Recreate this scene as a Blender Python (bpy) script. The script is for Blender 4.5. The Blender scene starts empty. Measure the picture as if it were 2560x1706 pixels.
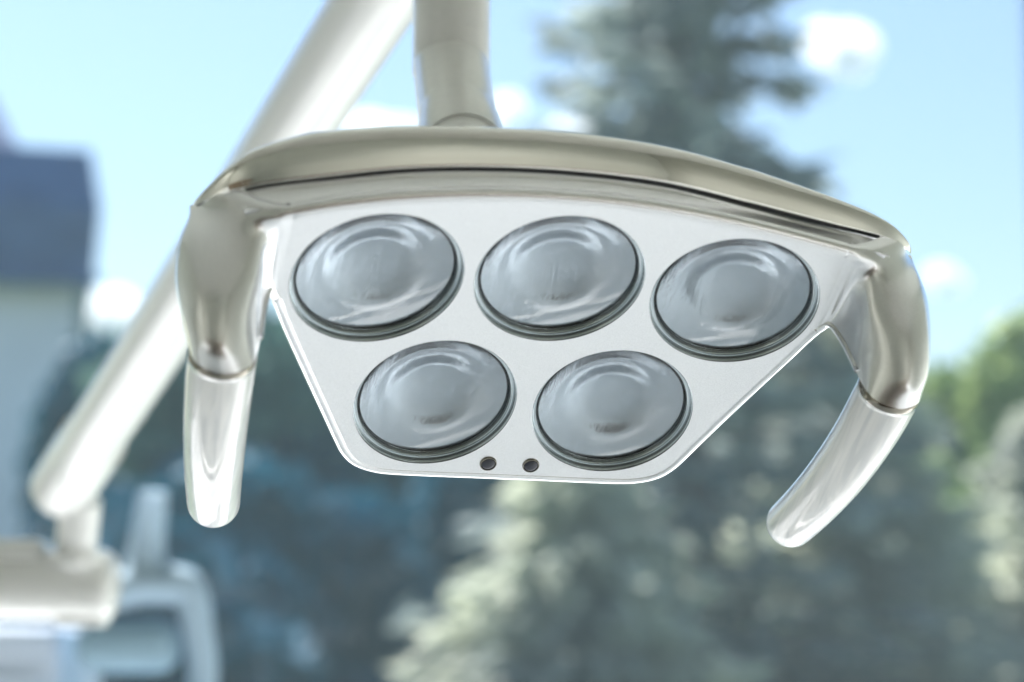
import bpy, bmesh, math, random
import numpy as np
from mathutils import Matrix, Vector
from mathutils.geometry import delaunay_2d_cdt

# ------------------------------------------------------------------ camera, world, light, exposure
scene = bpy.context.scene
PITCH = math.radians(9.0)
CAM_H = 1.25
FPX, CX, CY, SC = 4978.0, 1280.0, 853.0, 0.91914
U = 0.035                                   # one lens radius in metres
ct, st = math.cos(PITCH), math.sin(PITCH)
CAM_LOC = Vector((0, 0, CAM_H))
# camera axes (x right, y down, z forward) in world space
A = Matrix(((1, 0, 0), (0, st, ct), (0, -ct, st)))

cam_d = bpy.data.cameras.new('camera')
cam = bpy.data.objects.new('camera', cam_d)
scene.collection.objects.link(cam)
cam.location = CAM_LOC
cam.rotation_euler = (math.radians(90) + PITCH, 0, 0)
cam_d.sensor_width = 36.0
cam_d.lens = 36.0 * FPX / 2560.0
cam_d.clip_start = 0.05
cam_d.clip_end = 3000
cam_d.dof.use_dof = True
cam_d.dof.focus_distance = 24.6 * U
cam_d.dof.aperture_fstop = 5.6
scene.camera = cam

world = bpy.data.worlds.new('World')
scene.world = world
world.use_nodes = True
wn = world.node_tree
for n in list(wn.nodes):
    wn.nodes.remove(n)
sky = wn.nodes.new('ShaderNodeTexSky')
sky.sky_type = 'NISHITA'
sky.sun_disc = False
SUN_EL, SUN_AZ = 56.0, -40.0                # azimuth from +Y towards +X
sky.sun_elevation = math.radians(SUN_EL)
sky.sun_rotation = math.radians(SUN_AZ)
sky.air_density = 1.5
sky.dust_density = 0.55
sky.ozone_density = 3.5
bg = wn.nodes.new('ShaderNodeBackground')
bg.inputs['Strength'].default_value = 0.057
wo = wn.nodes.new('ShaderNodeOutputWorld')
wn.links.new(sky.outputs[0], bg.inputs['Color'])
wn.links.new(bg.outputs[0], wo.inputs['Surface'])

sun_d = bpy.data.lights.new('sun', 'SUN')
sun_d.energy = 5.0
sun_d.angle = math.radians(0.5)
sun_d.color = (1.0, 0.97, 0.92)
sun = bpy.data.objects.new('sun', sun_d)
scene.collection.objects.link(sun)
el, az = math.radians(SUN_EL), math.radians(SUN_AZ)
sdir = Vector((math.sin(az) * math.cos(el), math.cos(az) * math.cos(el), math.sin(el)))
sun.rotation_euler = sdir.to_track_quat('Z', 'Y').to_euler()
sun.location = sdir * 30

FILL_W = 9.5
def area_light(name, loc, size, sizey, energy, color=(1, 0.985, 0.96)):
    d = bpy.data.lights.new(name, 'AREA')
    d.shape = 'RECTANGLE'
    d.size, d.size_y = size, sizey
    d.energy = energy
    d.color = color
    d.spread = math.radians(85)
    o = bpy.data.objects.new(name, d)
    scene.collection.objects.link(o)
    o.location = loc
    return o

for lx, ly, sx, k in ((-2.3, 1.7, 0.6, 0.45), (2.1, 1.7, 0.6, 1.5), (-2.7, -2.5, 0.6, 1), (1.75, -2.3, 1.2, 2)):
    area_light('added_fill_light', (lx, ly, 3.15), sx, 1.2, FILL_W * k)  # unseen fill lights added to brighten the room and the lens highlights

vs = scene.view_settings
vs.view_transform = 'Standard'
vs.look = 'None'
vs.exposure = 1.65
vs.gamma = 1.0
vs.use_curve_mapping = False
scene.cycles.use_denoising = True
scene.cycles.max_bounces = 10
scene.cycles.volume_bounces = 3
scene.cycles.caustics_reflective = False
scene.cycles.caustics_refractive = False
scene.cycles.sample_clamp_indirect = 6.0

# ------------------------------------------------------------------ helpers
C = scene.collection
rng = np.random.default_rng(7)
random.seed(7)

def W(px, py, depth):
    """a point of the room or garden at the given distance along the view axis"""
    c = Vector(((px / SC - CX) / FPX * depth, (py / SC - CY) / FPX * depth, depth))
    return CAM_LOC + A @ c

def tag(o, label=None, cat=None, group=None, kind=None):
    if label: o['label'] = label
    if cat: o['category'] = cat
    if group: o['group'] = group
    if kind: o['kind'] = kind
    return o

def empty(name, loc=(0, 0, 0)):
    o = bpy.data.objects.new(name, None)
    C.objects.link(o)
    o.location = loc
    o.empty_display_size = 0.1
    return o

def obj(name, verts, faces, mat, parent=None, smooth=True, angle=None, matrix=None):
    me = bpy.data.meshes.new(name)
    me.from_pydata([tuple(map(float, v)) for v in verts], [], [tuple(map(int, f)) for f in faces])
    me.update()
    if smooth:
        me.shade_smooth()
        if angle is not None:
            me.set_sharp_from_angle(angle=math.radians(angle))
    o = bpy.data.objects.new(name, me)
    C.objects.link(o)
    if mat is not None:
        me.materials.append(mat)
    if parent is not None:
        o.parent = parent
    if matrix is not None:
        o.matrix_local = matrix
    return o

def grid_faces(nu, nv, closed_u=False, closed_v=False, flip=False):
    F = []
    for i in range(nu if closed_u else nu - 1):
        for j in range(nv if closed_v else nv - 1):
            a, b = i * nv + j, ((i + 1) % nu) * nv + j
            c, d = ((i + 1) % nu) * nv + (j + 1) % nv, i * nv + (j + 1) % nv
            F.append((a, d, c, b) if flip else (a, b, c, d))
    return F

def catmull(P, n, closed=False):
    """sample n points per span through control points P"""
    P = np.asarray(P, float)
    m = len(P)
    out = []
    for i in range(m if closed else m - 1):
        if closed:
            p0, p1, p2, p3 = P[(i - 1) % m], P[i], P[(i + 1) % m], P[(i + 2) % m]
        else:
            p1, p2 = P[i], P[i + 1]
            p0 = P[i - 1] if i > 0 else 2 * p1 - p2
            p3 = P[i + 2] if i + 2 < m else 2 * p2 - p1
        for t in np.linspace(0, 1, n, endpoint=False):
            out.append(0.5 * (2 * p1 + (p2 - p0) * t + (2 * p0 - 5 * p1 + 4 * p2 - p3) * t * t
                              + (3 * p1 - p0 - 3 * p2 + p3) * t ** 3))
    if not closed:
        out.append(P[-1])
    return np.array(out)

def lathe(profile, seg=64, cap_start=False, cap_end=False):
    """profile of (r, z), z up; returns verts, faces"""
    V, nv = [], len(profile)
    for i in range(seg):
        a = 2 * math.pi * i / seg
        for r, z in profile:
            V.append((r * math.cos(a), r * math.sin(a), z))
    F = grid_faces(seg, nv, closed_u=True)
    if cap_start:
        F.append(tuple(i * nv for i in range(seg))[::-1])
    if cap_end:
        F.append(tuple(i * nv + nv - 1 for i in range(seg)))
    return V, F

def sweep(path, radii, seg=32, cap=True, up=(0, 0, 1), squash=1.0, round_ends=(False, False)):
    """round (or oval) tube along a path with a radius at each point"""
    P = np.asarray(path, float)
    r = np.broadcast_to(np.asarray(radii, float), (len(P),)).copy()
    T = np.gradient(P, axis=0)
    T /= np.linalg.norm(T, axis=1)[:, None]
    if round_ends[1]:
        k = np.linspace(0, 1, 12)[1:] * math.pi / 2
        P = np.vstack([P, P[-1] + np.outer(np.sin(k) * r[-1], T[-1])])
        r = np.append(r, np.maximum(np.cos(k), 0.004) * r[-1])
        T = np.vstack([T, np.repeat(T[-1:], len(k), 0)])
    if round_ends[0]:
        k = np.linspace(0, 1, 12)[1:][::-1] * math.pi / 2
        P = np.vstack([P[0] - np.outer(np.sin(k) * r[0], T[0]), P])
        r = np.append(np.maximum(np.cos(k), 0.004) * r[0], r)
        T = np.vstack([np.repeat(T[:1], len(k), 0), T])
    V = []
    up = np.asarray(up, float)
    s = np.cross(T[0], up); s /= np.linalg.norm(s)
    for p, t, q in zip(P, T, r):
        s = s - t * (s @ t); s /= np.linalg.norm(s)
        n = np.cross(s, t)
        for j in range(seg):
            a = 2 * math.pi * j / seg
            V.append(p + q * (math.cos(a) * s + squash * math.sin(a) * n))
    F = grid_faces(len(P), seg, closed_v=True, flip=False)
    if cap:
        F.append(tuple(range(seg))[::-1])
        F.append(tuple(len(V) - seg + j for j in range(seg)))
    return V, F

def rounded_box(sx, sy, sz, r, seg=5):
    bm = bmesh.new()
    bmesh.ops.create_cube(bm, size=1)
    bmesh.ops.scale(bm, vec=(sx, sy, sz), verts=bm.verts)
    bmesh.ops.bevel(bm, geom=bm.edges[:], offset=r, segments=seg, profile=0.5, affect='EDGES')
    V = [v.co[:] for v in bm.verts]
    bm.verts.index_update()
    F = [[v.index for v in f.verts] for f in bm.faces]
    bm.free()
    return V, F

# ------------------------------------------------------------------ materials
def mat_base(name):
    m = bpy.data.materials.new(name)
    m.use_nodes = True
    nt = m.node_tree
    return m, nt, nt.nodes['Principled BSDF']

def noise_bump(nt, bsdf, scale, strength, dist=0.001, detail=3):
    tc = nt.nodes.new('ShaderNodeTexCoord')
    no = nt.nodes.new('ShaderNodeTexNoise')
    no.inputs['Scale'].default_value = scale
    no.inputs['Detail'].default_value = detail
    nt.links.new(tc.outputs['Object'], no.inputs['Vector'])
    b = nt.nodes.new('ShaderNodeBump')
    b.inputs['Strength'].default_value = strength
    b.inputs['Distance'].default_value = dist
    nt.links.new(no.outputs['Fac'], b.inputs['Height'])
    nt.links.new(b.outputs[0], bsdf.inputs['Normal'])
    return tc, no

def simple(name, col, rough=0.5, metal=0.0, nscale=None, var=0.08, bump=0.0, coat=0.0):
    m, nt, b = mat_base(name)
    b.inputs['Roughness'].default_value = rough
    b.inputs['Metallic'].default_value = metal
    b.inputs['Coat Weight'].default_value = coat
    b.inputs['Coat Roughness'].default_value = 0.05
    if nscale:
        tc, no = noise_bump(nt, b, nscale, bump, 0.01) if bump else (None, None)
        if no is None:
            tc = nt.nodes.new('ShaderNodeTexCoord')
            no = nt.nodes.new('ShaderNodeTexNoise')
            no.inputs['Scale'].default_value = nscale
            nt.links.new(tc.outputs['Object'], no.inputs['Vector'])
        rp = nt.nodes.new('ShaderNodeValToRGB')
        rp.color_ramp.elements[0].position = 0.3
        rp.color_ramp.elements[1].position = 0.7
        rp.color_ramp.elements[0].color = (*[c * (1 - var) for c in col], 1)
        rp.color_ramp.elements[1].color = (*[min(1, c * (1 + var)) for c in col], 1)
        nt.links.new(no.outputs['Fac'], rp.inputs['Fac'])
        nt.links.new(rp.outputs[0], b.inputs['Base Color'])
    else:
        b.inputs['Base Color'].default_value = (*col, 1)
    return m

def satin_silver():
    m, nt, b = mat_base('satin_silver')
    b.inputs['Metallic'].default_value = 1.0
    b.inputs['Roughness'].default_value = 0.25
    tc = nt.nodes.new('ShaderNodeTexCoord')
    no = nt.nodes.new('ShaderNodeTexNoise')       # metal flake of the silver lacquer
    no.inputs['Scale'].default_value = 75.0
    no.inputs['Detail'].default_value = 2
    nt.links.new(tc.outputs['Object'], no.inputs['Vector'])
    rp = nt.nodes.new('ShaderNodeValToRGB')
    rp.color_ramp.elements[0].position = 0.35
    rp.color_ramp.elements[1].position = 0.65
    rp.color_ramp.elements[0].color = (0.82, 0.83, 0.84, 1)
    rp.color_ramp.elements[1].color = (0.92, 0.93, 0.94, 1)
    nt.links.new(no.outputs['Fac'], rp.inputs['Fac'])
    nt.links.new(rp.outputs[0], b.inputs['Base Color'])
    bp = nt.nodes.new('ShaderNodeBump')
    bp.inputs['Strength'].default_value = 0.5
    bp.inputs['Distance'].default_value = 0.00002
    nt.links.new(no.outputs['Fac'], bp.inputs['Height'])
    nt.links.new(bp.outputs[0], b.inputs['Normal'])
    return m

def reflector_mat(name, col, rough, metal, streak):
    """moulded, aluminised optic: fine upright flutes and soft moulding streaks"""
    m, nt, b = mat_base(name)
    b.inputs['Metallic'].default_value = metal
    b.inputs['Base Color'].default_value = (*col, 1)
    b.inputs['Roughness'].default_value = rough
    tc = nt.nodes.new('ShaderNodeTexCoord')
    wv = nt.nodes.new('ShaderNodeTexWave')
    wv.bands_direction = 'X'
    wv.inputs['Scale'].default_value = 14.0
    wv.inputs['Distortion'].default_value = 1.0
    nt.links.new(tc.outputs['Object'], wv.inputs['Vector'])
    mp = nt.nodes.new('ShaderNodeMapping')
    mp.inputs['Scale'].default_value = (7.0, 1.3, 1.3)
    mp.inputs['Rotation'].default_value = (0, 0, 0.25)
    nt.links.new(tc.outputs['Object'], mp.inputs['Vector'])
    no = nt.nodes.new('ShaderNodeTexNoise')
    no.inputs['Scale'].default_value = 1.4
    no.inputs['Detail'].default_value = 5
    no.inputs['Distortion'].default_value = 1.2
    nt.links.new(mp.outputs[0], no.inputs['Vector'])
    b1 = nt.nodes.new('ShaderNodeBump')
    b1.inputs['Strength'].default_value = 0.5
    b1.inputs['Distance'].default_value = 0.00002
    nt.links.new(wv.outputs['Fac'], b1.inputs['Height'])
    b2 = nt.nodes.new('ShaderNodeBump')
    b2.inputs['Strength'].default_value = streak
    b2.inputs['Distance'].default_value = 0.0005
    nt.links.new(no.outputs['Fac'], b2.inputs['Height'])
    nt.links.new(b1.outputs[0], b2.inputs['Normal'])
    nt.links.new(b2.outputs[0], b.inputs['Normal'])
    return m

def thin_glass(name, tint=(1, 1, 1), ior=1.5, rough=0.0):
    m = bpy.data.materials.new(name)
    m.use_nodes = True
    nt = m.node_tree
    for n in list(nt.nodes):
        nt.nodes.remove(n)
    out = nt.nodes.new('ShaderNodeOutputMaterial')
    mix = nt.nodes.new('ShaderNodeMixShader')
    fr = nt.nodes.new('ShaderNodeFresnel')
    geo = nt.nodes.new('ShaderNodeNewGeometry')       # same reflectance from both sides of the sheet
    mr = nt.nodes.new('ShaderNodeMapRange')
    mr.inputs['To Min'].default_value = ior
    mr.inputs['To Max'].default_value = 1.0 / ior
    nt.links.new(geo.outputs['Backfacing'], mr.inputs['Value'])
    nt.links.new(mr.outputs[0], fr.inputs['IOR'])
    tr = nt.nodes.new('ShaderNodeBsdfTransparent')
    tr.inputs['Color'].default_value = (*tint, 1)
    gl = nt.nodes.new('ShaderNodeBsdfGlossy')
    gl.inputs['Roughness'].default_value = rough
    nt.links.new(fr.outputs[0], mix.inputs[0])
    nt.links.new(tr.outputs[0], mix.inputs[1])
    nt.links.new(gl.outputs[0], mix.inputs[2])
    nt.links.new(mix.outputs[0], out.inputs['Surface'])
    return m

def leaf_mat(name, dark, light, scale=1.2, trans=0.25):
    m, nt, b = mat_base(name)
    b.inputs['Roughness'].default_value = 0.6
    b.inputs['Specular IOR Level'].default_value = 0.15
    tc = nt.nodes.new('ShaderNodeTexCoord')
    no = nt.nodes.new('ShaderNodeTexNoise')
    no.inputs['Scale'].default_value = scale
    no.inputs['Detail'].default_value = 4
    nt.links.new(tc.outputs['Object'], no.inputs['Vector'])
    rp = nt.nodes.new('ShaderNodeValToRGB')
    rp.color_ramp.elements[0].position = 0.38
    rp.color_ramp.elements[1].position = 0.66
    rp.color_ramp.elements[0].color = (*dark, 1)
    rp.color_ramp.elements[1].color = (*light, 1)
    nt.links.new(no.outputs['Fac'], rp.inputs['Fac'])
    nt.links.new(rp.outputs[0], b.inputs['Base Color'])
    tl = nt.nodes.new('ShaderNodeBsdfTranslucent')
    nt.links.new(rp.outputs[0], tl.inputs['Color'])
    mx = nt.nodes.new('ShaderNodeMixShader')
    mx.inputs[0].default_value = trans
    out = nt.nodes['Material Output']
    nt.links.new(b.outputs[0], mx.inputs[1])
    nt.links.new(tl.outputs[0], mx.inputs[2])
    nt.links.new(mx.outputs[0], out.inputs['Surface'])
    return m

M = {}
M['satin'] = satin_silver()
M['chrome'] = simple('polished_nickel', (0.86, 0.86, 0.83), 0.03, 1.0)
M['collar'] = simple('dark_nickel', (0.30, 0.28, 0.24), 0.08, 1.0)
M['brown'] = simple('added_rug_brown', (0.075, 0.058, 0.042), 0.5, nscale=12, var=0.15)
M['wood'] = simple('added_sideboard_wood', (0.16, 0.12, 0.08), 0.45, nscale=5, var=0.25)
M['dark_gap'] = simple('near_black', (0.03, 0.034, 0.04), 0.45)
M['bezel'] = simple('bezel_grey', (0.50, 0.57, 0.60), 0.22, 0.8, coat=0.5)
M['reflector'] = reflector_mat('reflector_aluminium', (0.45, 0.495, 0.53), 0.22, 0.9, 0.6)
def solid_glass(name, col, ior):
    """clear moulded optic with faint upright flutes"""
    m, nt, b = mat_base(name)
    b.inputs['Base Color'].default_value = (*col, 1)
    b.inputs['Transmission Weight'].default_value = 1.0
    b.inputs['Roughness'].default_value = 0.03
    b.inputs['IOR'].default_value = ior
    tc = nt.nodes.new('ShaderNodeTexCoord')
    wv = nt.nodes.new('ShaderNodeTexWave')
    wv.bands_direction = 'X'
    wv.inputs['Scale'].default_value = 8.0
    wv.inputs['Distortion'].default_value = 0.6
    nt.links.new(tc.outputs['Object'], wv.inputs['Vector'])
    bp = nt.nodes.new('ShaderNodeBump')
    bp.inputs['Strength'].default_value = 0.4
    bp.inputs['Distance'].default_value = 0.000018
    nt.links.new(wv.outputs['Fac'], bp.inputs['Height'])
    nt.links.new(bp.outputs[0], b.inputs['Normal'])
    return m
M['lens_glass'] = solid_glass('lens_glass', (0.95, 0.98, 1.0), 1.49)
def grip_mat():
    """milky moulded plastic with faint reflection streaks painted into its colour, under a clear skin"""
    m, nt, b = mat_base('milky_grip')
    b.inputs['Roughness'].default_value = 0.45
    b.inputs['Coat Weight'].default_value = 1.0
    b.inputs['Coat Roughness'].default_value = 0.015
    b.inputs['Subsurface Weight'].default_value = 0.25
    b.inputs['Subsurface Radius'].default_value = (0.012, 0.012, 0.012)
    b.inputs['Subsurface Scale'].default_value = 1.0
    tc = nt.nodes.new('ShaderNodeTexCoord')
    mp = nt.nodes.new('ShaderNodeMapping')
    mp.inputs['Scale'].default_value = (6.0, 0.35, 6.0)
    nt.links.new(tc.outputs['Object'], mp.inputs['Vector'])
    no = nt.nodes.new('ShaderNodeTexNoise')  # long colour streaks stand in for reflections along the grip
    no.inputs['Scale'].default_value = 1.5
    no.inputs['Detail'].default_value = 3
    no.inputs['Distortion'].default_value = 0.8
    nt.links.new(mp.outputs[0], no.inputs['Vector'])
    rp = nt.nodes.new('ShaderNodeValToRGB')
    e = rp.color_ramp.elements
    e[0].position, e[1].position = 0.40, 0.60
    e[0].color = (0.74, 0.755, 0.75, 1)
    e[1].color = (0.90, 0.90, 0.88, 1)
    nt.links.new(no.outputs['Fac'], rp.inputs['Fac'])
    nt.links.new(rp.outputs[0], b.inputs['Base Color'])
    return m
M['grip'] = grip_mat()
M['enamel'] = simple('white_enamel', (0.80, 0.81, 0.79), 0.22, 0.0, nscale=8, var=0.02, coat=0.4)
M['sensor'] = simple('sensor_dark', (0.012, 0.016, 0.03), 0.06, 0.0, coat=0.5)
M['wall'] = simple('painted_wall', (0.54, 0.545, 0.49), 0.85, nscale=3, var=0.03)
M['ceil'] = simple('ceiling_paint', (0.60, 0.60, 0.56), 0.9, nscale=3, var=0.02)
M['floor'] = simple('pale_floor', (0.86, 0.87, 0.88), 0.35, nscale=2, var=0.04)
M['pane'] = thin_glass('window_glass', (0.95, 0.965, 1.0), 1.5)
def glare_veil(m, amount, col):  # translucent layer added to imitate veiling glare over the garden
    nt = m.node_tree
    out = [n for n in nt.nodes if n.type == 'OUTPUT_MATERIAL'][0]
    src = out.inputs['Surface'].links[0].from_socket
    tl = nt.nodes.new('ShaderNodeBsdfTranslucent')
    tl.inputs['Color'].default_value = (*col, 1)
    mx = nt.nodes.new('ShaderNodeMixShader')
    mx.inputs[0].default_value = amount
    nt.links.new(src, mx.inputs[1])
    nt.links.new(tl.outputs[0], mx.inputs[2])
    nt.links.new(mx.outputs[0], out.inputs['Surface'])
glare_veil(M['pane'], 0.036, (0.62, 0.86, 1.0))
M['frame'] = simple('window_frame_paint', (0.16, 0.24, 0.36), 0.4, nscale=6, var=0.05)
M['unit_blue'] = simple('pale_blue_plastic', (0.32, 0.44, 0.54), 0.8, nscale=5, var=0.05)
M['unit_pad'] = simple('blue_upholstery', (0.24, 0.37, 0.46), 0.5, nscale=6, var=0.06)
M['cabinet'] = simple('pale_lacquer', (0.58, 0.68, 0.82), 0.35, nscale=5, var=0.05)
M['slate'] = simple('slate_roof', (0.055, 0.11, 0.25), 0.5, nscale=2.0, var=0.2)
M['render'] = simple('rendered_wall', (0.80, 0.82, 0.92), 0.9, nscale=0.8, var=0.07)
M['trim'] = simple('cornice_trim', (0.48, 0.50, 0.52), 0.8, nscale=2, var=0.05)
M['glassdark'] = simple('dark_window_glass', (0.03, 0.045, 0.06), 0.08, coat=0.5)
M['bark'] = simple('bark', (0.09, 0.075, 0.065), 0.9, nscale=6, var=0.3, bump=0.5)
M['grass'] = simple('lawn', (0.055, 0.10, 0.045), 0.9, nscale=4, var=0.3)
M['spruce'] = leaf_mat('spruce_needles', (0.34, 0.36, 0.33), (0.70, 0.73, 0.56), scale=0.9, trans=0.45)
M['tall_spruce'] = leaf_mat('tall_spruce_needles', (0.14, 0.175, 0.18), (0.40, 0.46, 0.42), scale=1.1, trans=0.4)
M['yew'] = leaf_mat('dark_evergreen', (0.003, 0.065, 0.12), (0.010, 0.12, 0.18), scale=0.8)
M['hedge'] = leaf_mat('blue_green_leaf', (0.06, 0.15, 0.13), (0.14, 0.26, 0.20))
M['lime'] = leaf_mat('lime_leaf', (0.18, 0.27, 0.10), (0.40, 0.50, 0.18))
mc = bpy.data.materials.new('cloud_vapour')
mc.use_nodes = True
mc.node_tree.nodes.remove(mc.node_tree.nodes['Principled BSDF'])
pv = mc.node_tree.nodes.new('ShaderNodeVolumePrincipled')
pv.inputs['Color'].default_value = (1, 1, 1, 1)
pv.inputs['Density'].default_value = 0.25
pv.inputs['Anisotropy'].default_value = 0.35
mc.node_tree.links.new(pv.outputs[0], mc.node_tree.nodes['Material Output'].inputs['Volume'])
M['cloud'] = mc

# ------------------------------------------------------------------ the room around the camera (structure)
def box_obj(name, x0, x1, y0, y1, z0, z1, mat, parent=None):
    V = [(x, y, z) for x in (x0, x1) for y in (y0, y1) for z in (z0, z1)]
    F = [(0, 1, 3, 2), (4, 6, 7, 5), (0, 4, 5, 1), (2, 3, 7, 6), (0, 2, 6, 4), (1, 5, 7, 3)]
    return obj(name, V, F, mat, parent, smooth=False)

RX, RB, RW, RH = 3.2, -3.6, 3.25, 3.2
tag(box_obj('floor', -RX, RX, RB, RW, -0.1, 0.0, M['floor']), kind='structure')
tag(box_obj('ceiling', -RX, RX, RB, RW, RH, RH + 0.15, M['ceil']), kind='structure')
tag(box_obj('wall_back', -RX, RX, RB - 0.15, RB, -0.1, RH + 0.15, M['wall']), kind='structure')
tag(box_obj('wall_left', -RX - 0.15, -RX, RB, RW, -0.1, RH + 0.15, M['wall']), kind='structure')
tag(box_obj('wall_right', RX, RX + 0.15, RB, RW, -0.1, RH + 0.15, M['wall']), kind='structure')

# ------------------------------------------------------------------ the dental lamp
RL = np.array([[0.9725900321524311, -0.1994865790704239, -0.11947273382873864],
               [0.05536760591925409, 0.6977040081089017, -0.7142433375842886],
               [0.22583856529057056, 0.6880510314210374, 0.689625057975668]])
P0 = np.array([0.54971626948546, -0.7150724688428389, 22.95598180601478])
ML = RL @ np.diag([1, -1, -1])               # lamp x right, y up the panel, z out of the face
lampM = Matrix([[*(A @ Vector(ML[:, 0]))], [*(A @ Vector(ML[:, 1]))], [*(A @ Vector(ML[:, 2]))]]).transposed().to_4x4()
lampM = Matrix.Translation(CAM_LOC + A @ Vector(P0 * U)) @ lampM @ Matrix.Scale(U, 4)
lamp = empty('dental_lamp')
lamp.matrix_world = lampM
tag(lamp, 'silver five-lens dental operating lamp with two white curved handles, sharp in the foreground', 'dental lamp')

K = 0.0218
def zf(x, y):
    return K * (x * x + y * y)
def yt(x):
    return 1.17 - 0.03 * x * x - 0.016 * x * max(0.0, 1 - (abs(x) / 3.2) ** 4)

LENS = [(-2.125, -0.08), (0.0, 0.0), (2.125, -0.08), (-1.111, -2.053), (1.111, -2.053)]
right = [(0.0, -3.25), (0.85, -3.235), (1.45, -3.20), (1.72, -3.15), (1.93, -3.05), (2.07, -2.90), (2.17, -2.72),
         (2.38, -2.28), (2.67, -1.66), (3.0, -0.93), (3.20, -0.45)]
right = catmull(right, 6)
right = right[1:]
left = [(-x, y) for x, y in right][::-1]
edge_path = [tuple(p) for p in left] + [(0.0, -3.25)] + [tuple(p) for p in right]    # free edge of the panel, left notch to right notch
top = [(x, yt(x)) for x in np.linspace(3.20, -3.20, 60)]
sideR = [(3.20, -0.45 + (yt(3.20) + 0.45) * t) for t in np.linspace(0, 1, 12)[1:-1]]
sideL = [(-x, y) for x, y in sideR][::-1]
outline = edge_path + sideR + top + sideL

# panel sheet with five round openings
pts = [Vector(p) for p in outline]
n0 = len(pts)
edges = [(i, (i + 1) % n0) for i in range(n0)]
for (lx, ly) in LENS:
    s = len(pts)
    for i in range(72):
        a = 2 * math.pi * i / 72
        pts.append(Vector((lx + math.cos(a), ly + math.sin(a))))
    edges += [(s + i, s + (i + 1) % 72) for i in range(72)]
OUT = np.array(outline)
def inside_poly(x, y):
    c = False
    j = len(OUT) - 1
    for i in range(len(OUT)):
        if (OUT[i, 1] > y) != (OUT[j, 1] > y) and x < (OUT[j, 0] - OUT[i, 0]) * (y - OUT[i, 1]) / (OUT[j, 1] - OUT[i, 1]) + OUT[i, 0]:
            c = not c
        j = i
    return c
for gx in np.arange(-3.2, 3.25, 0.16):
    for gy in np.arange(-3.2, 1.2, 0.16):
        if inside_poly(gx, gy) and all((gx - a) ** 2 + (gy - b) ** 2 > 1.08 ** 2 for a, b in LENS):
            if np.min((OUT[:, 0] - gx) ** 2 + (OUT[:, 1] - gy) ** 2) > 0.07 ** 2:
                pts.append(Vector((gx, gy)))
res = delaunay_2d_cdt(pts, edges, [], 0, 1e-5)
PV = [(v.x, v.y, zf(v.x, v.y)) for v in res[0]]
PF = []
for f in res[2]:
    mx = sum(res[0][i].x for i in f) / len(f)
    my = sum(res[0][i].y for i in f) / len(f)
    if inside_poly(mx, my) and all((mx - a) ** 2 + (my - b) ** 2 > 0.999 ** 2 for a, b in LENS):
        PF.append(tuple(f))
# orient faces outward
v0, v1, v2 = [np.array(PV[i]) for i in PF[0][:3]]
if np.cross(v1 - v0, v2 - v0)[2] < 0:
    PF = [f[::-1] for f in PF]
panel = obj('face_panel', PV, PF, M['satin'], lamp)
panel.data.normals_split_custom_set_from_vertices([Vector((-2 * K * x, -2 * K * y, 1)).normalized() for x, y, z in PV])

# rounded rim along the free edge, carried up the inner edge of each handle shell
HOOD = ([
 [(3.20, -.45, None), (3.27, -.34, None), (3.335, -.215, .32), (3.415, -.19, .66), (3.487, -.20, 1.209), (3.597, -.205, 1.474), (3.862, -.215, 1.584), (4.127, -.205, 1.474), (4.237, -.19, 1.209), (4.35, .0, .66), (4.39, .22, .17)],
 [(3.20, .0, None), (3.29, .0, None), (3.365, .04, .275), (3.425, .06, .50), (3.50, .06, .90), (3.67, .06, 1.26), (3.92, .06, 1.42), (4.18, .06, 1.28), (4.325, .08, .93), (4.40, .15, .48), (4.34, .28, .05)],
 [(3.20, .35, None), (3.29, .35, None), (3.37, .37, .272), (3.435, .38, .42), (3.53, .38, .70), (3.72, .37, .94), (3.95, .36, 1.04), (4.17, .34, .92), (4.31, .33, .60), (4.375, .33, .22), (4.28, .36, -.1)],
 [(3.20, .58, None), (3.29, .585, None), (3.37, .59, .268), (3.455, .60, .35), (3.565, .60, .48), (3.74, .59, .57), (3.93, .57, .58), (4.11, .55, .46), (4.24, .51, .26), (4.285, .47, .02), (4.265, .45, -.2)],
 [(3.20, .76, None), (3.28, .76, None), (3.36, .755, .265), (3.48, .75, .29), (3.60, .74, .32), (3.75, .72, .32), (3.92, .68, .25), (4.06, .625, .13), (4.165, .57, .0), (4.235, .52, -.13), (4.265, .50, -.25)],
 [(3.20, .863, None), (3.27, .855, None), (3.35, .85, .264), (3.47, .842, .262), (3.60, .83, .235), (3.74, .805, .175), (3.91, .75, .07), (4.05, .675, -.04), (4.145, .60, -.12), (4.20, .54, -.20), (4.215, .515, -.27)],
 [(3.20, .926, .224), (3.28, .915, .232), (3.36, .903, .230), (3.475, .89, .212), (3.605, .872, .165), (3.75, .85, .07), (3.92, .79, -.02), (4.06, .705, -.11), (4.14, .615, -.165), (4.185, .55, -.225), (4.20, .52, -.29)],
 [(3.20, .970, .177), (3.28, .958, .178), (3.37, .945, .165), (3.48, .928, .13), (3.61, .91, .075), (3.76, .88, -.02), (3.93, .825, -.10), (4.07, .735, -.17), (4.13, .63, -.21), (4.17, .56, -.25), (4.185, .53, -.31)],
 [(3.20, .966, .12), (3.28, .952, .11), (3.37, .938, .08), (3.48, .92, .02), (3.61, .903, -.06), (3.77, .895, -.16), (3.94, .845, -.20), (4.08, .75, -.25), (4.12, .635, -.28), (4.15, .57, -.30), (4.165, .54, -.35)],
])
HOOD = np.array([[(x, y, (zf(x, y) + (0.0 if x < 3.25 else 0.004)) if z is None else z) for x, y, z in row] for row in HOOD], float)
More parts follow.
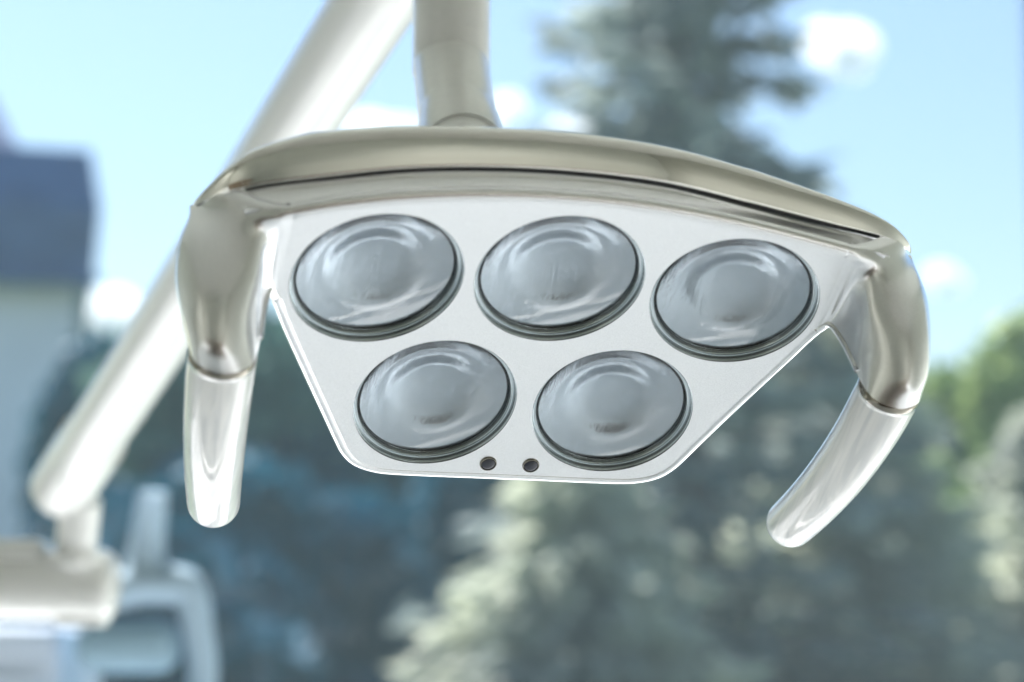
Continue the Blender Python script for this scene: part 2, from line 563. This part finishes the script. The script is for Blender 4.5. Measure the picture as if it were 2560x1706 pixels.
def hood_grid(sgn):
    cols = [catmull(HOOD[:, j], 8) for j in range(HOOD.shape[1])]
    G = np.array(cols).transpose(1, 0, 2)                       # rows x cols x 3
    G = np.array([catmull(row, 6) for row in G])
    G = G.copy()
    G[..., 0] *= sgn
    return G

def strip(path, radius, seg=12):
    return sweep(path, radius, seg=seg, up=(0.0, 0.0, 1.0))

hoods = {}
for sgn in (-1, 1):
    G = hood_grid(sgn)
    nu, nv, _ = G.shape
    N = np.cross(np.gradient(G, axis=1), np.gradient(G, axis=0)) * sgn
    N /= np.linalg.norm(N, axis=2)[..., None]
    if N[20, nv // 2, 2] < 0:
        N = -N
    for i in range(nu):                                   # meet the panel without a crease
        x, y, z = G[i, 0]
        if i < 41:
            n = np.array([-2 * K * x, -2 * K * y, 1.0]); N[i, 0] = n / np.linalg.norm(n)
    inner = G - 0.08 * N
    bd = [(i, 0) for i in range(nu)] + [(nu - 1, j) for j in range(1, nv)] + [(i, nv - 1) for i in range(nu - 2, -1, -1)] + [(0, j) for j in range(nv - 2, 0, -1)]
    ro = [G[i, j] for i, j in bd]; ri = [inner[i, j] for i, j in bd]
    n1 = nu * nv
    VV = list(G.reshape(-1, 3)) + list(inner.reshape(-1, 3)) + ro + ri
    F1 = grid_faces(nu, nv)
    q = np.cross(VV[F1[200][1]] - VV[F1[200][0]], VV[F1[200][3]] - VV[F1[200][0]])
    if q @ N[200 // (nv - 1), 200 % (nv - 1)] < 0:
        F1 = [f[::-1] for f in F1]
    F2 = [tuple(k + n1 for k in f[::-1]) for f in F1]
    m = len(bd)
    F3 = [(2 * n1 + k, 2 * n1 + (k + 1) % m, 2 * n1 + m + (k + 1) % m, 2 * n1 + m + k) for k in range(m)]
    h = obj('handle_shell', VV, F1 + F2 + F3, M['satin'], lamp)
    cn = [Vector(v) for v in N.reshape(-1, 3)] + [Vector(-v) for v in N.reshape(-1, 3)] + [Vector((0, 0, 0))] * (2 * m)
    h.data.normals_split_custom_set_from_vertices(cn)
    h['label'] = 'satin silver shell that carries the %s handle' % ('left' if sgn < 0 else 'right')
    hoods[sgn] = (h, G)

rim = [(x, y, zf(x, y) - 0.07) for x, y in edge_path]
GR, GL = hoods[1][1][0], hoods[-1][1][0]
upR = [(p[0], p[1] + 0.02, p[2] - 0.05 + 0.003 * k) for k, p in enumerate(GR[2:23])]
upL = [(p[0], p[1] + 0.02, p[2] - 0.05 + 0.003 * k) for k, p in enumerate(GL[2:23])][::-1]
path = catmull(np.array(upL + rim[1:-1] + upR)[::2], 3)
m = len(path)
rr = np.interp(np.arange(m), [0, 14, 34, m - 35, m - 15, m - 1], [.03, .035, .08, .08, .035, .03])
V, F = sweep(path, rr, seg=16, up=(0, 0.3, 1))
obj('panel_rim', V, F, M['satin'], panel)

# back of the panel
bl = []
for dz, ins in ((-0.08, -0.02), (-0.42, 0.06), (-0.68, 0.32)):
    ring = []
    for x, y in outline:
        d = math.hypot(x, y + 1.0)
        ring.append((x - ins * x / d, y - ins * (y + 1.0) / d, zf(x, y) + dz))
    bl.append(ring)
V = [p for r in bl for p in r]
F = grid_faces(3, len(outline), closed_v=True)
F.append(tuple(2 * len(outline) + i for i in range(len(outline))))
obj('back_shell', V, F, M['satin'], lamp, angle=35)

# lip over the face, then the recessed channel under the bright cover
lipprof = [(-0.03, 0.0)] + [(0.12 * math.sin(math.radians(a)), -0.12 * (1 - math.cos(math.radians(a)))) for a in range(0, 65, 8)] + [
    (0.108, -0.09), (0.104, -0.115), (0.108, -0.14), (0.128, -0.168), (0.158, -0.20), (0.185, -0.235), (0.198, -0.27), (0.20, -0.32)]
# lower edge of the polished cover
CX_ = [0, 1, 2, 3, 3.5, 3.8, 4.05, 4.17, 4.215]
CY_ = [1.44, 1.41, 1.315, 1.145, 1.03, .92, .755, .635, .565]
CZ_ = [-.265, -.245, -.195, -.125, -.105, -.11, -.14, -.185, -.22]
half = np.stack([CX_, CY_, CZ_], 1)
full = np.vstack([half[::-1] * [-1, 1, 1], half[1:]])
full[:, 1] += np.interp(full[:, 0], [-4.3, -4.2, -3.5, -2, 0, 1, 2, 3, 3.5, 4.2], [-.04, -.03, .01, .02, -.02, -.04, -.10, -.09, -.06, 0])
CP = catmull(full, 10)
xs = np.linspace(-3.71, 3.71, 150)
V, VS = [], []
for x in xs:
    t = np.array([1, -0.06 * x]); t /= np.linalg.norm(t)
    n = np.array([-t[1], t[0]])
    b2d = np.array([x, yt(x)])
    e = min(1, max(0, (abs(x) - 2.0) / 1.7)); e = e * e * (3 - 2 * e)
    over = abs(x) > 3.235
    cyy, czz = np.interp(x, CP[:, 0], CP[:, 1]), np.interp(x, CP[:, 0], CP[:, 2])
    z0 = zf(x, yt(x))
    tq = b2d + n * lipprof[11][0]
    tuck = np.array([tq[0], tq[1], z0 + lipprof[11][1]])
    ge = min(1, max(0, (abs(x) - 2.5) / 1.1)); ge = ge * ge * (3 - 2 * ge)
    end = np.array([x, cyy - 0.10 + 0.02 * ge, czz + 0.02])                  # foot of the channel, just short of the cover
    for k, (dy, dz) in enumerate(lipprof[:11]):
        if over:
            V.append(tuple(tuck + [0, 0, -0.05]))
        else:
            q = b2d + n * dy
            V.append((q[0], q[1], z0 + dz + (0.002 if abs(x) < 3.19 else -0.003)))
    for u in (0.0, 0.12, 0.3, 0.5, 0.7, 0.88, 1.0):
        p = tuck + (end - tuck) * u
        p[1] -= 0.012 * math.sin(math.pi * u) ** 0.7; p[2] -= 0.022 * math.sin(math.pi * u) ** 0.7
        V.append(tuple(p))
    V.append(tuple(end + [0, 0.0, -0.05]))
    last = end
    VS += [tuple(last + [0, -0.01, -0.02]), tuple(last + [0, 0.0, -0.05]), (x, cyy - 0.04, czz - 0.10), (x, cyy + 0.03, czz - 0.14)]
NL = 11 + 7 + 1
obj('upper_lip', V, grid_faces(len(xs), NL, flip=False), M['satin'], lamp)
obj('slot', VS, grid_faces(len(xs), 4), M['dark_gap'], lamp)  # near-black strip along the gap under the cover

# polished cover over the top
tan = np.gradient(CP[:, :2], axis=0)
tan /= np.linalg.norm(tan, axis=1)[:, None]
nor = np.stack([-tan[:, 1], tan[:, 0]], 1)
covprof = [(-.07, -.07), (-.035, -.014), (-.01, -.001), (0, 0), (.012, -.008), (.04, -.035), (.09, -.083), (.145, -.145), (.19, -.205), (.222, -.262), (.236, -.30),
           (.232, -.335), (.215, -.37), (.19, -.405), (.12, -.49), (.025, -.60), (-.08, -.715), (-.21, -.85), (-.40, -1.02), (-.75, -1.16), (-1.3, -1.22)]
covprof = catmull(covprof, 3)
V = []
for p, n in zip(CP, nor):
    s = max(0.0, 1 - (abs(p[0]) / 4.225) ** 8) ** 0.7
    k = float(np.interp(p[0], [-4.2, -3.6, -3, -2, -1, 0, 1, 2, 3, 3.8, 4.2], [.55, 1.12, 1.22, 1.10, 1.04, 1.02, .97, .92, .78, .60, .5])) * (0.1 + 0.9 * s)
    for dn, dz in covprof:
        if dn < 0 and dz < -0.7:
            kk = dn * s
        else:
            kk = dn * k
        V.append((p[0] + n[0] * kk, p[1] + n[1] * kk, p[2] + dz * k))
obj('polished_cover', V, grid_faces(len(CP), len(covprof), flip=False), M['chrome'], lamp)

# handles: collar ring and grip
H = np.array([(3.862, -0.234, 1.209), (3.844, -1.633, 1.26), (3.668, -3.229, 0.812)])
for sgn in (-1, 1):
    t = np.linspace(0, 1, 40)[:, None]
    cv = (1 - t) ** 2 * H[0] + 2 * t * (1 - t) * H[1] + t * t * H[2]
    cv = cv * [sgn, 1, 1]
    rad = np.interp(t[:, 0], [0, .15, .6, 1], [0.372, 0.374, 0.35, 0.318])
    V, F = sweep(cv[1:], rad[1:], seg=48, up=(1, 0, 0), round_ends=(False, True))
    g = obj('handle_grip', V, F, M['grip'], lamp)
    g['label'] = 'glossy white %s handle grip' % ('straight-looking left' if sgn < 0 else 'inward-curving right')
    d = cv[1] - cv[0]; d /= np.linalg.norm(d)
    rp = np.array([cv[0] - d * 0.10, cv[0] - d * 0.02, cv[0] + d * 0.055, cv[0] + d * 0.07, cv[0] + d * 0.07])
    V, F = sweep(np.array([cv[0] + d * q for q in (-0.06, -0.03, 0.0, 0.075, 0.09, 0.094)]), [0.25, 0.32, 0.366, 0.376, 0.372, 0.35], seg=48, up=(1, 0, 0))
    obj('collar_ring', V, F, M['collar'], g, angle=50)

# lenses
bez = [(1.012, -0.03), (1.008, 0.004), (0.998, 0.010), (0.988, 0.003), (0.982, -0.03), (0.975, -0.055), (0.962, -0.060), (0.945, -0.056), (0.938, -0.062),
       (0.934, -0.085), (0.925, -0.10), (0.90, -0.105), (0.89, -0.16)]
gl = [(0.001, 0.046), (0.15, 0.043), (0.30, 0.032), (0.45, 0.013), (0.60, -0.014), (0.72, -0.038), (0.82, -0.060), (0.89, -0.077), (0.925, -0.089), (0.932, -0.097),
      (0.930, -0.150), (0.92, -0.165), (0.88, -0.170), (0.80, -0.172)] + [(r, -0.172 + 0.05 * 0.5 * (1 + math.cos(math.pi * min(1, max(0, (r - 0.36) / 0.36))))) for r in np.linspace(0.74, 0.001, 22)]
gl = [tuple(p) for p in catmull(gl[:10], 4)] + [tuple(p) for p in catmull(gl[10:], 4)]
refl, zz = [(0.915, -0.178)], -0.19
for r in np.arange(0.90, 0.0, -0.02):                 # shallow bowl with a steeper belt
    refl.append((r, zz))
    zz -= 0.02 * math.tan(math.radians(2.0 + 25 * math.exp(-((r - 0.50) / 0.17) ** 2)))
refl.append((0.005, zz))
names = ['upper left', 'upper middle', 'upper right', 'lower left', 'lower right']
for (lx, ly), nm in zip(LENS, names):
    n = Vector((-2 * K * lx, -2 * K * ly, 1)).normalized()
    q = Vector((0, 0, 1)).rotation_difference(n)
    mtx = Matrix.Translation((lx, ly, zf(lx, ly))) @ q.to_matrix().to_4x4()
    V, F = lathe(bez, 96)
    b = obj('lens', V, F, M['bezel'], lamp, angle=50, matrix=mtx)
    b['label'] = nm + ' round lens of the lamp face'
    V, F = lathe(refl, 96, cap_end=True)
    obj('reflector', V, F, M['reflector'], b, angle=60)
    V, F = lathe(gl, 96)
    F = [f[::-1] for f in F]
    obj('lens_glass', V, F, M['lens_glass'], b, angle=50)

# the two small sensors
for sx in (-0.274, 0.274):
    sy = -3.03
    n = Vector((-2 * K * sx, -2 * K * sy, 1)).normalized()
    q = Vector((0, 0, 1)).rotation_difference(n)
    mtx = Matrix.Translation((sx, sy, zf(sx, sy))) @ q.to_matrix().to_4x4()
    V, F = lathe([(0.108, -0.02), (0.108, 0.012), (0.102, 0.022), (0.095, 0.022), (0.090, 0.012), (0.088, -0.01)], 40)
    s = obj('sensor', V, F, M['collar'], lamp, angle=45, matrix=mtx)
    V, F = lathe([(0.088, 0.008)] + [(0.088 * math.sin(a), 0.008 + 0.02 * math.cos(a)) for a in np.linspace(math.pi / 2, 0.05, 8)], 32, cap_end=True)
    obj('sensor_eye', V, F, M['sensor'], s)

# stem and neck behind the cover
def wl(px, py, depth_u):
    """lamp-space point that stands depth_u lens radii from the camera"""
    return lampM.inverted() @ W(px, py, depth_u * U)
a0 = np.array(wl(1040, -500, 29.5)); a1 = np.array(wl(1037, 175, 29.5))
V, F = sweep(np.array([a0 + (a1 - a0) * t for t in np.linspace(0, 1, 10)]), 0.575, seg=48, up=(1, 0, 0), round_ends=(False, False))
post = obj('stem_tube', V, F, M['enamel'], lamp, angle=40)
b0 = np.array(wl(1036, 150, 29.5)); b1 = np.array(wl(1050, 262, 28.2)); b2 = np.array(wl(1080, 450, 26.0))
V, F = sweep(catmull([b0, b1, b2], 8), 0.555, seg=48, up=(1, 0, 0))
obj('stem_neck', V, F, M['enamel'], post, angle=40)
V, F = sweep(catmull([b1, b2], 6)[:4], [0.54, 0.575, 0.60, 0.60], seg=48, up=(1, 0, 0))
obj('neck_collar', V, F, M['enamel'], post, angle=40)

# ------------------------------------------------------------------ the arms that carry the lamp
arm = empty('lamp_arm', W(150, 1120, 1.76))
tag(arm, 'white blurred tube arm slanting up behind the lamp to the top of the picture', 'lamp arm')
def local(o, P):
    inv = o.matrix_world.inverted() if o.matrix_world != Matrix.Identity(4) else Matrix.Translation(-o.location)
    return [inv @ Vector(p) for p in P]
def tube_between(name, p, q, rad, mat, parent, n=14, ends=(True, True), up=(0, 1, 0), squash=1.0):
    p, q = Vector(p) - parent.location, Vector(q) - parent.location
    V, F = sweep(np.array([p + (q - p) * t for t in np.linspace(0, 1, n)]), rad, seg=48, up=up, round_ends=ends, squash=squash)
    return obj(name, V, F, mat, parent, angle=50)
ah = tube_between('arm_tube', W(165, 1085, 1.74), W(985, -190, 1.13), 0.0255, M['enamel'], arm, ends=(True, True))
tube_between('arm_end_sleeve', W(146, 1118, 1.76), W(215, 1010, 1.70), 0.0285, M['enamel'], arm, ends=(True, False))
tube_between('pivot_neck', W(172, 1290, 1.78), W(186, 1150, 1.76), 0.0185, M['enamel'], arm, ends=(False, False))
tube_between('pivot_collar', W(172, 1290, 1.78), W(173, 1262, 1.78), 0.026, M['enamel'], arm, ends=(False, False))

base = empty('swing_arm', W(120, 1345, 1.80))
tag(base, 'thick white horizontal swing arm with rounded end at the left edge', 'swing arm')
tube_between('swing_tube', W(-420, 1330, 1.80), W(225, 1345, 1.80), 0.033, M['enamel'], base, ends=(False, False))
cp = np.array([Vector(W(x, 1345, 1.80)) - base.location for x in (218, 240, 256, 266, 270)])
V, F = sweep(cp, [0.0333, 0.0328, 0.030, 0.025, 0.017], seg=48, up=(0, 1, 0))
obj('end_cap', V, F, M['enamel'], base, angle=60)
pp = Vector(W(-160, 1268, 1.80)) - base.location
V, F = rounded_box(0.215, 0.05, 0.022, 0.009)
obj('top_housing', V, F, M['enamel'], base, matrix=Matrix.Translation(pp))
pp = Vector(W(190, 1425, 1.80)) - base.location
V, F = rounded_box(0.045, 0.04, 0.012, 0.005)
obj('lower_screw_cap', V, F, M['enamel'], base, matrix=Matrix.Translation(pp))

# ------------------------------------------------------------------ further dental furniture by the window
D2 = 2.9
chair = empty('dental_chair', (W(330, 1500, D2).x, W(330, 1500, D2).y, 0))
tag(chair, 'pale blue dental chair back with upright pole, strongly blurred at the lower left', 'dental chair')
def P(px, py, d=D2):
    return Vector(W(px, py, d)) - chair.location
fr = [P(120, 1380), P(180, 1372), P(260, 1362), P(330, 1345), P(395, 1345), P(437, 1360), P(455, 1450), P(466, 1540), P(458, 1720)]
path = catmull(np.array(fr), 6)
V, F = sweep(path, np.interp(np.linspace(0, 1, len(path)), [0, .3, .5, .75, 1], [.027, .028, .029, .023, .021]), seg=24, up=(0, 1, 0), squash=1.4)
obj('back_frame', V, F, M['unit_blue'], chair)
V, F = sweep(np.array([P(335, 1340), P(338, 1250), P(352, 1130)]), [0.032, 0.026, 0.021], seg=24, up=(0, 1, 0))
obj('pole', V, F, M['unit_blue'], chair)
c = P(296, 1485)
V, F = rounded_box(0.150, 0.08, 0.076, 0.032)
obj('back_cushion', V, F, M['unit_pad'], chair, matrix=Matrix.Translation(c))
lo = P(340, 1700)
V, F = rounded_box(0.30, 0.16, lo.z + 0.02, 0.03)
obj('chair_base', V, F, M['unit_blue'], chair, matrix=Matrix.Translation((lo.x, lo.y, (lo.z + 0.02) / 2)))

cab_p = W(40, 1440, 2.9)
cab = empty('equipment_cabinet', (cab_p.x - 0.115, cab_p.y, 0))
tag(cab, 'pale lacquered equipment cabinet at the bottom left corner, below the swing arm', 'cabinet')
V, F = rounded_box(0.36, 0.30, cab_p.z, 0.02)
obj('cabinet_body', V, F, M['cabinet'], cab, matrix=Matrix.Translation((0, 0.15, cab_p.z / 2)))
V, F = rounded_box(0.30, 0.012, 0.22, 0.005)
obj('drawer_front', V, F, M['cabinet'], cab, matrix=Matrix.Translation((0, -0.004, cab_p.z - 0.18)))
V, F = rounded_box(0.12, 0.02, 0.012, 0.004)
obj('drawer_handle', V, F, M['chrome'], cab, matrix=Matrix.Translation((0, -0.02, cab_p.z - 0.12)))

# unseen brown floor cover and low cupboard, added to darken the lamp's reflections
V, F = rounded_box(3.4, 2.3, 0.012, 0.004, 2)
added_rug = obj('added_rug', V, F, M['brown'], None, matrix=Matrix.Translation((0.1, -1.80, 0.008)))
tag(added_rug, 'added dark brown floor cover, out of view, giving a dark reflection in the silver metal', 'added_rug')
sb = empty('added_sideboard', (0, RB + 0.27, 0))
tag(sb, 'added long brown wooden cupboard at the back wall, out of view, darkening the handle shell reflections', 'added_sideboard')
V, F = rounded_box(5.6, 0.5, 0.52, 0.01, 2)
obj('added_sideboard_carcass', V, F, M['wood'], sb, matrix=Matrix.Translation((0, 0, 0.32)))
for k in range(7):
    V, F = rounded_box(0.77, 0.02, 0.46, 0.006, 2)
    d_ = obj('added_sideboard_door', V, F, M['wood'], sb, matrix=Matrix.Translation((-2.4 + 0.8 * k, 0.262, 0.32)))
    V, F = rounded_box(0.16, 0.02, 0.014, 0.005, 2)
    obj('handle', V, F, M['chrome'], d_, matrix=Matrix.Translation((0, 0.022, 0.17)))
V, F = rounded_box(5.4, 0.4, 0.06, 0.004, 1)
obj('added_sideboard_plinth', V, F, M['dark_gap'], sb, matrix=Matrix.Translation((0, 0, 0.03)))

# ------------------------------------------------------------------ window
win = empty('window', (0, RW + 0.05, 0))
tag(win, 'large clear window behind the lamp, its frame at the right edge', 'window')
mx = W(2349, 400, 3.25).x + 0.058
yy0, yy1 = 0.0, 0.06
box_obj('mullion', mx, mx + 0.07, yy0, yy1, 0.08, RH - 0.08, M['frame'], win)
box_obj('frame_rail', -RX + 0.06, RX - 0.06, yy0, yy1, 0.0, 0.08, M['frame'], win)
box_obj('frame_rail', -RX + 0.06, RX - 0.06, yy0, yy1, RH - 0.08, RH, M['frame'], win)
box_obj('frame_stile', -RX, -RX + 0.06, yy0, yy1, 0.0, RH, M['frame'], win)
box_obj('frame_stile', RX - 0.06, RX, yy0, yy1, 0.0, RH, M['frame'], win)
for xa, xb in ((-RX + 0.06, mx), (mx + 0.07, RX - 0.06)):
    obj('pane', [(xa, 0.03, 0.08), (xb, 0.03, 0.08), (xb, 0.03, RH - 0.08), (xa, 0.03, RH - 0.08)], [(0, 1, 2, 3)], M['pane'], win, smooth=False)

# ------------------------------------------------------------------ garden
g = obj('ground', [(-900, 4, -0.35), (900, 4, -0.35), (900, 1500, -0.35), (-900, 1500, -0.35)], [(0, 1, 2, 3)], M['grass'], smooth=False)
tag(g, kind='structure')

def quads(centers, dirs, length, width):
    """leaf blades: quads lying along dirs, turned at random about them"""
    n = len(centers)
    dirs = dirs / np.linalg.norm(dirs, axis=1)[:, None]
    ref = rng.normal(size=(n, 3))
    s = np.cross(dirs, ref)
    s /= np.linalg.norm(s, axis=1)[:, None] + 1e-9
    L = (length * rng.uniform(.6, 1.3, n))[:, None] * dirs * 0.5
    S = (width * rng.uniform(.6, 1.3, n))[:, None] * s * 0.5
    V = np.stack([centers - L, centers + S * 1.0, centers + L, centers - S], 1).reshape(-1, 3)
    F = np.arange(4 * n).reshape(-1, 4)
    return V, F

def fast_obj(name, V, F, mat, parent):
    me = bpy.data.meshes.new(name)
    me.from_pydata(V.tolist(), [], F.tolist())
    me.materials.append(mat)
    o = bpy.data.objects.new(name, me)
    C.objects.link(o)
    o.parent = parent
    return o

def conifer(loc, height, rad, label, mat, nw=34, nb=11, group=None, blade=(0.22, 0.07), nt=34, open_=0.0, name='spruce_tree'):
    t = empty(name, loc)
    tag(t, label, 'tree', group)
    V, F = sweep(np.array([(0.03 * math.sin(k), 0.03 * math.cos(k * 1.7), z) for k, z in enumerate(np.linspace(0, height * 0.97, 9))]),
                 np.linspace(0.16, 0.015, 9) * height / 7, seg=12, up=(0, 1, 0))
    obj('trunk', V, F, M['bark'], t)
    cs, ds = [], []
    limbV, limbF = [], []
    for w in range(nw):
        f = (w + rng.uniform(-.3, .3)) / nw
        h = height * (0.05 + 0.93 * f)
        Lm = rad * (1 - f) ** 0.85 + 0.10
        for b in range(nb):
            if rng.random() < open_:
                continue
            a = 2 * math.pi * (b + rng.uniform(-.35, .35)) / nb + w * 0.7
            L = Lm * rng.uniform(.6, 1.18)
            ux, uy = math.cos(a), math.sin(a)
            s = rng.uniform(.10, 1.0, int(nt * (0.35 + 0.65 * (1 - f)))) ** 0.8
            droop = -0.28 * L * s + 0.10 * L * s * s * 2
            lat = rng.normal(0, .13, len(s)) * L * (1.1 - s * 0.75)
            p = np.stack([ux * L * s - uy * lat, uy * L * s + ux * lat, h + droop - 0.10 * np.abs(lat) + rng.normal(0, .035, len(s))], 1)
            d = np.stack([ux + rng.normal(0, .5, len(s)), uy + rng.normal(0, .5, len(s)), rng.normal(-.25, .3, len(s))], 1)
            cs.append(p); ds.append(d)
            if L > 0.4:
                pl = np.array([(ux * L * q, uy * L * q, h - 0.28 * L * q + 0.20 * L * q * q) for q in (0, .35, .7, .95)])
                v, fc = sweep(pl, np.array([.02, .014, .009, .004]) * height / 6, seg=5, up=(0, 0.02, 1))
                off = len(limbV)
                limbV += [tuple(x) for x in v]
                limbF += [tuple(i + off for i in x) for x in fc]
    V, F = quads(np.vstack(cs), np.vstack(ds), blade[0], blade[1])
    fast_obj('crown', V, F, mat, t)
    obj('limbs', limbV, limbF, M['bark'], t)
    return t

def bushy(loc, size, label, mat, n=9000, blade=0.16, lobes=14, trunk=True, group=None, cat='tree', name='leafy_tree'):
    t = empty(name, loc)
    tag(t, label, cat, group)
    sx, sy, sz = size
    if trunk:
        V, F = sweep(np.array([(0, 0, 0), (0.05, 0, sz * .3), (0.0, 0.05, sz * .6), (0.03, 0, sz * .85)]), [sz * .035, sz * .028, sz * .018, sz * .006], seg=10, up=(0, 1, 0))
        obj('trunk', V, F, M['bark'], t)
    cs = []
    for k in range(lobes):
        d = rng.normal(size=3); d /= np.linalg.norm(d)
        c = np.array([d[0] * sx * .62, d[1] * sy * .62, sz * .56 + d[2] * sz * .34])
        r = rng.uniform(.26, .46)
        m = n // lobes
        q = rng.normal(size=(m, 3)); q /= np.linalg.norm(q, axis=1)[:, None]
        q *= rng.uniform(.55, 1.05, m)[:, None] ** 0.6
        cs.append(c + q * r * np.array([sx, sy, sz * .55]))
    c = np.vstack(cs)
    c = c[c[:, 2] > 0.0]
    V, F = quads(c, rng.normal(size=c.shape), blade, blade * .6)
    fast_obj('crown', V, F, mat, t)
    return t

def ground_at(px, depth):
    p = W(px, 800, depth)
    return (p.x, p.y, -0.35)

conifer(ground_at(1575, 12.0), 8.5, 1.75, 'tall blue-grey spruce behind the lamp with its top at the upper middle', M['tall_spruce'], nw=40, nb=11, nt=42, open_=0.34, blade=(0.26, 0.09))
conifer(ground_at(1330, 10.5), 2.9, 1.35, 'small spruce with pale branch tips below the lamp panel', M['spruce'], nw=22, nb=14, nt=52, blade=(0.24, 0.08))
conifer(ground_at(1940, 13.0), 4.0, 1.7, 'middle-sized grey-green spruce under the right handle', M['spruce'], nw=28, nb=14, nt=50, blade=(0.26, 0.09))
conifer(ground_at(2400, 14.5), 3.5, 2.0, 'shorter grey-green spruce at the lower right edge', M['spruce'], nw=30, nb=14, nt=48, blade=(0.26, 0.09))
bushy(ground_at(2270, 20.0), (1.9, 1.3, 4.7), 'sunlit lime-green rounded tree behind the right handle', M['lime'], n=12000, blade=.3)
bushy(ground_at(1960, 25.0), (2.6, 1.6, 5.2), 'blue-green tree far behind the spruce, right of the lamp panel', M['hedge'], n=14000, blade=.4)
bushy(ground_at(600, 19.0), (2.0, 1.5, 4.75), 'blue-green leafy tree between the left handle and the lamp panel', M['hedge'], n=14000, blade=.3)
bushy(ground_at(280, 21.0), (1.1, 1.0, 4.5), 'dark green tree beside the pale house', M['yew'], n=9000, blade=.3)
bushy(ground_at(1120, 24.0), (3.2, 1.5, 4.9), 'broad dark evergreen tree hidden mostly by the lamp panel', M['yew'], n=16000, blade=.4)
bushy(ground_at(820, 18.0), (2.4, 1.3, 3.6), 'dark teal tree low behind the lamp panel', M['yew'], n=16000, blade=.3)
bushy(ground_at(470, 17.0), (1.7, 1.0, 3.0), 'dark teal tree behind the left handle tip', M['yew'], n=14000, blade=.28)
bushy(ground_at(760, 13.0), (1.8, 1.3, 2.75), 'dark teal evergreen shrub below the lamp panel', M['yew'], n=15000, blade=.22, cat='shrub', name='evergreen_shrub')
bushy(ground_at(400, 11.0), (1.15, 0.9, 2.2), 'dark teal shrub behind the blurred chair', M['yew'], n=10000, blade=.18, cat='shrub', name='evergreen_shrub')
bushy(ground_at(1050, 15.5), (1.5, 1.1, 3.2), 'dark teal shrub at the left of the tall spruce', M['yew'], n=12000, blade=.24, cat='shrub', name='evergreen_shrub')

# the house at the left
HD = 24.0
hx1 = W(160, 900, HD).x
hb = empty('house', (hx1, HD, -0.35))
hb.rotation_euler.z = math.radians(13)
tag(hb, 'pale house with dark blue slate mansard roof, cut by the left edge', 'house')
def hz(py): return W(100, py, HD).z + 0.35
def hxx(px): return W(px, 800, HD).x - hx1
ze, zt, zk = hz(640), hz(318), hz(470)
box_obj('wall', -7.0, 0.0, 0.0, 6.0, 0.0, ze + 0.05, M['render'], hb)
ex, kx, tx = hxx(197), hxx(207), hxx(181)
ey = -0.35
V = [(-7.3, ey, ze), (ex, ey, ze), (ex, 6.3, ze), (-7.3, 6.3, ze),
     (-7.3, ey - .05, zk), (kx, ey - .05, zk), (kx, 6.3, zk), (-7.3, 6.3, zk),
     (-7.2, ey + .25, zt), (tx, ey + .25, zt), (tx, 6.0, zt), (-7.2, 6.0, zt)]
F = [(0, 3, 2, 1), (0, 1, 5, 4), (1, 2, 6, 5), (2, 3, 7, 6), (3, 0, 4, 7), (4, 5, 9, 8), (5, 6, 10, 9), (6, 7, 11, 10), (7, 4, 8, 11), (8, 9, 10, 11)]
roof = obj('roof', V, F, M['slate'], hb, smooth=False)
box_obj('gutter', -7.35, ex + 0.06, ey - 0.12, ey - 0.02, ze - 0.08, ze + 0.04, M['slate'], roof)
dx = hxx(30)
V = [(-7.0, 0.6, zt), (dx, 0.6, zt), (dx, 4.5, zt), (-7.0, 4.5, zt), (-7.0, 1.4, zt + 1.1), (dx - .5, 1.4, zt + 1.1), (dx - .5, 3.7, zt + 1.1), (-7.0, 3.7, zt + 1.1)]
F = [(0, 1, 5, 4), (1, 2, 6, 5), (2, 3, 7, 6), (3, 0, 4, 7), (4, 5, 6, 7)]
obj('upper_roof', V, F, M['slate'], roof, smooth=False)
for wx in (-2.4, -4.6):
    fo = box_obj('window', wx, wx + 0.9, -0.06, 0.02, 1.9, 3.2, M['trim'], hb)
    box_obj('window_pane', wx + .08, wx + .82, -0.075, -0.062, 1.98, 3.12, M['glassdark'], fo)

# clouds
def cloud(px, py, w, h, depth, label, seed):
    r = random.Random(seed)
    c = W(px, py, depth)
    bm = bmesh.new()
    sx, sz = w / SC / FPX * depth, h / SC / FPX * depth
    for k in range(16):
        rr = r.uniform(.24, .42)
        mt = Matrix.Translation((r.uniform(-.32, .32) * sx, r.uniform(-.3, .3) * sx, r.uniform(-.28, .28) * sz)) @ Matrix.Diagonal((rr * sx, rr * sx * .8, rr * sz, 1))
        bmesh.ops.create_icosphere(bm, subdivisions=3, radius=1.0, matrix=mt)
    me = bpy.data.meshes.new('cloud')
    bm.to_mesh(me); bm.free()
    me.shade_smooth()
    me.materials.append(M['cloud'])
    o = bpy.data.objects.new('cloud', me)
    C.objects.link(o)
    o.location = c
    tag(o, label, 'cloud', 'clouds in the sky')
    return o
cloud(1930, 108, 135, 125, 420, 'round white cloud right of the spruce top', 1)
cloud(240, 730, 140, 105, 420, 'white cloud low beside the pale house', 2)
cloud(890, 300, 150, 50, 440, 'white cloud strip between the slanting arm and the lamp stem', 3)
cloud(1165, 262, 80, 90, 440, 'small white cloud right of the lamp stem', 6)
cloud(2170, 640, 80, 70, 460, 'small white cloud beside the right handle shell', 4)
cloud(1310, 310, 110, 45, 460, 'thin white cloud strip at the left of the spruce', 5)
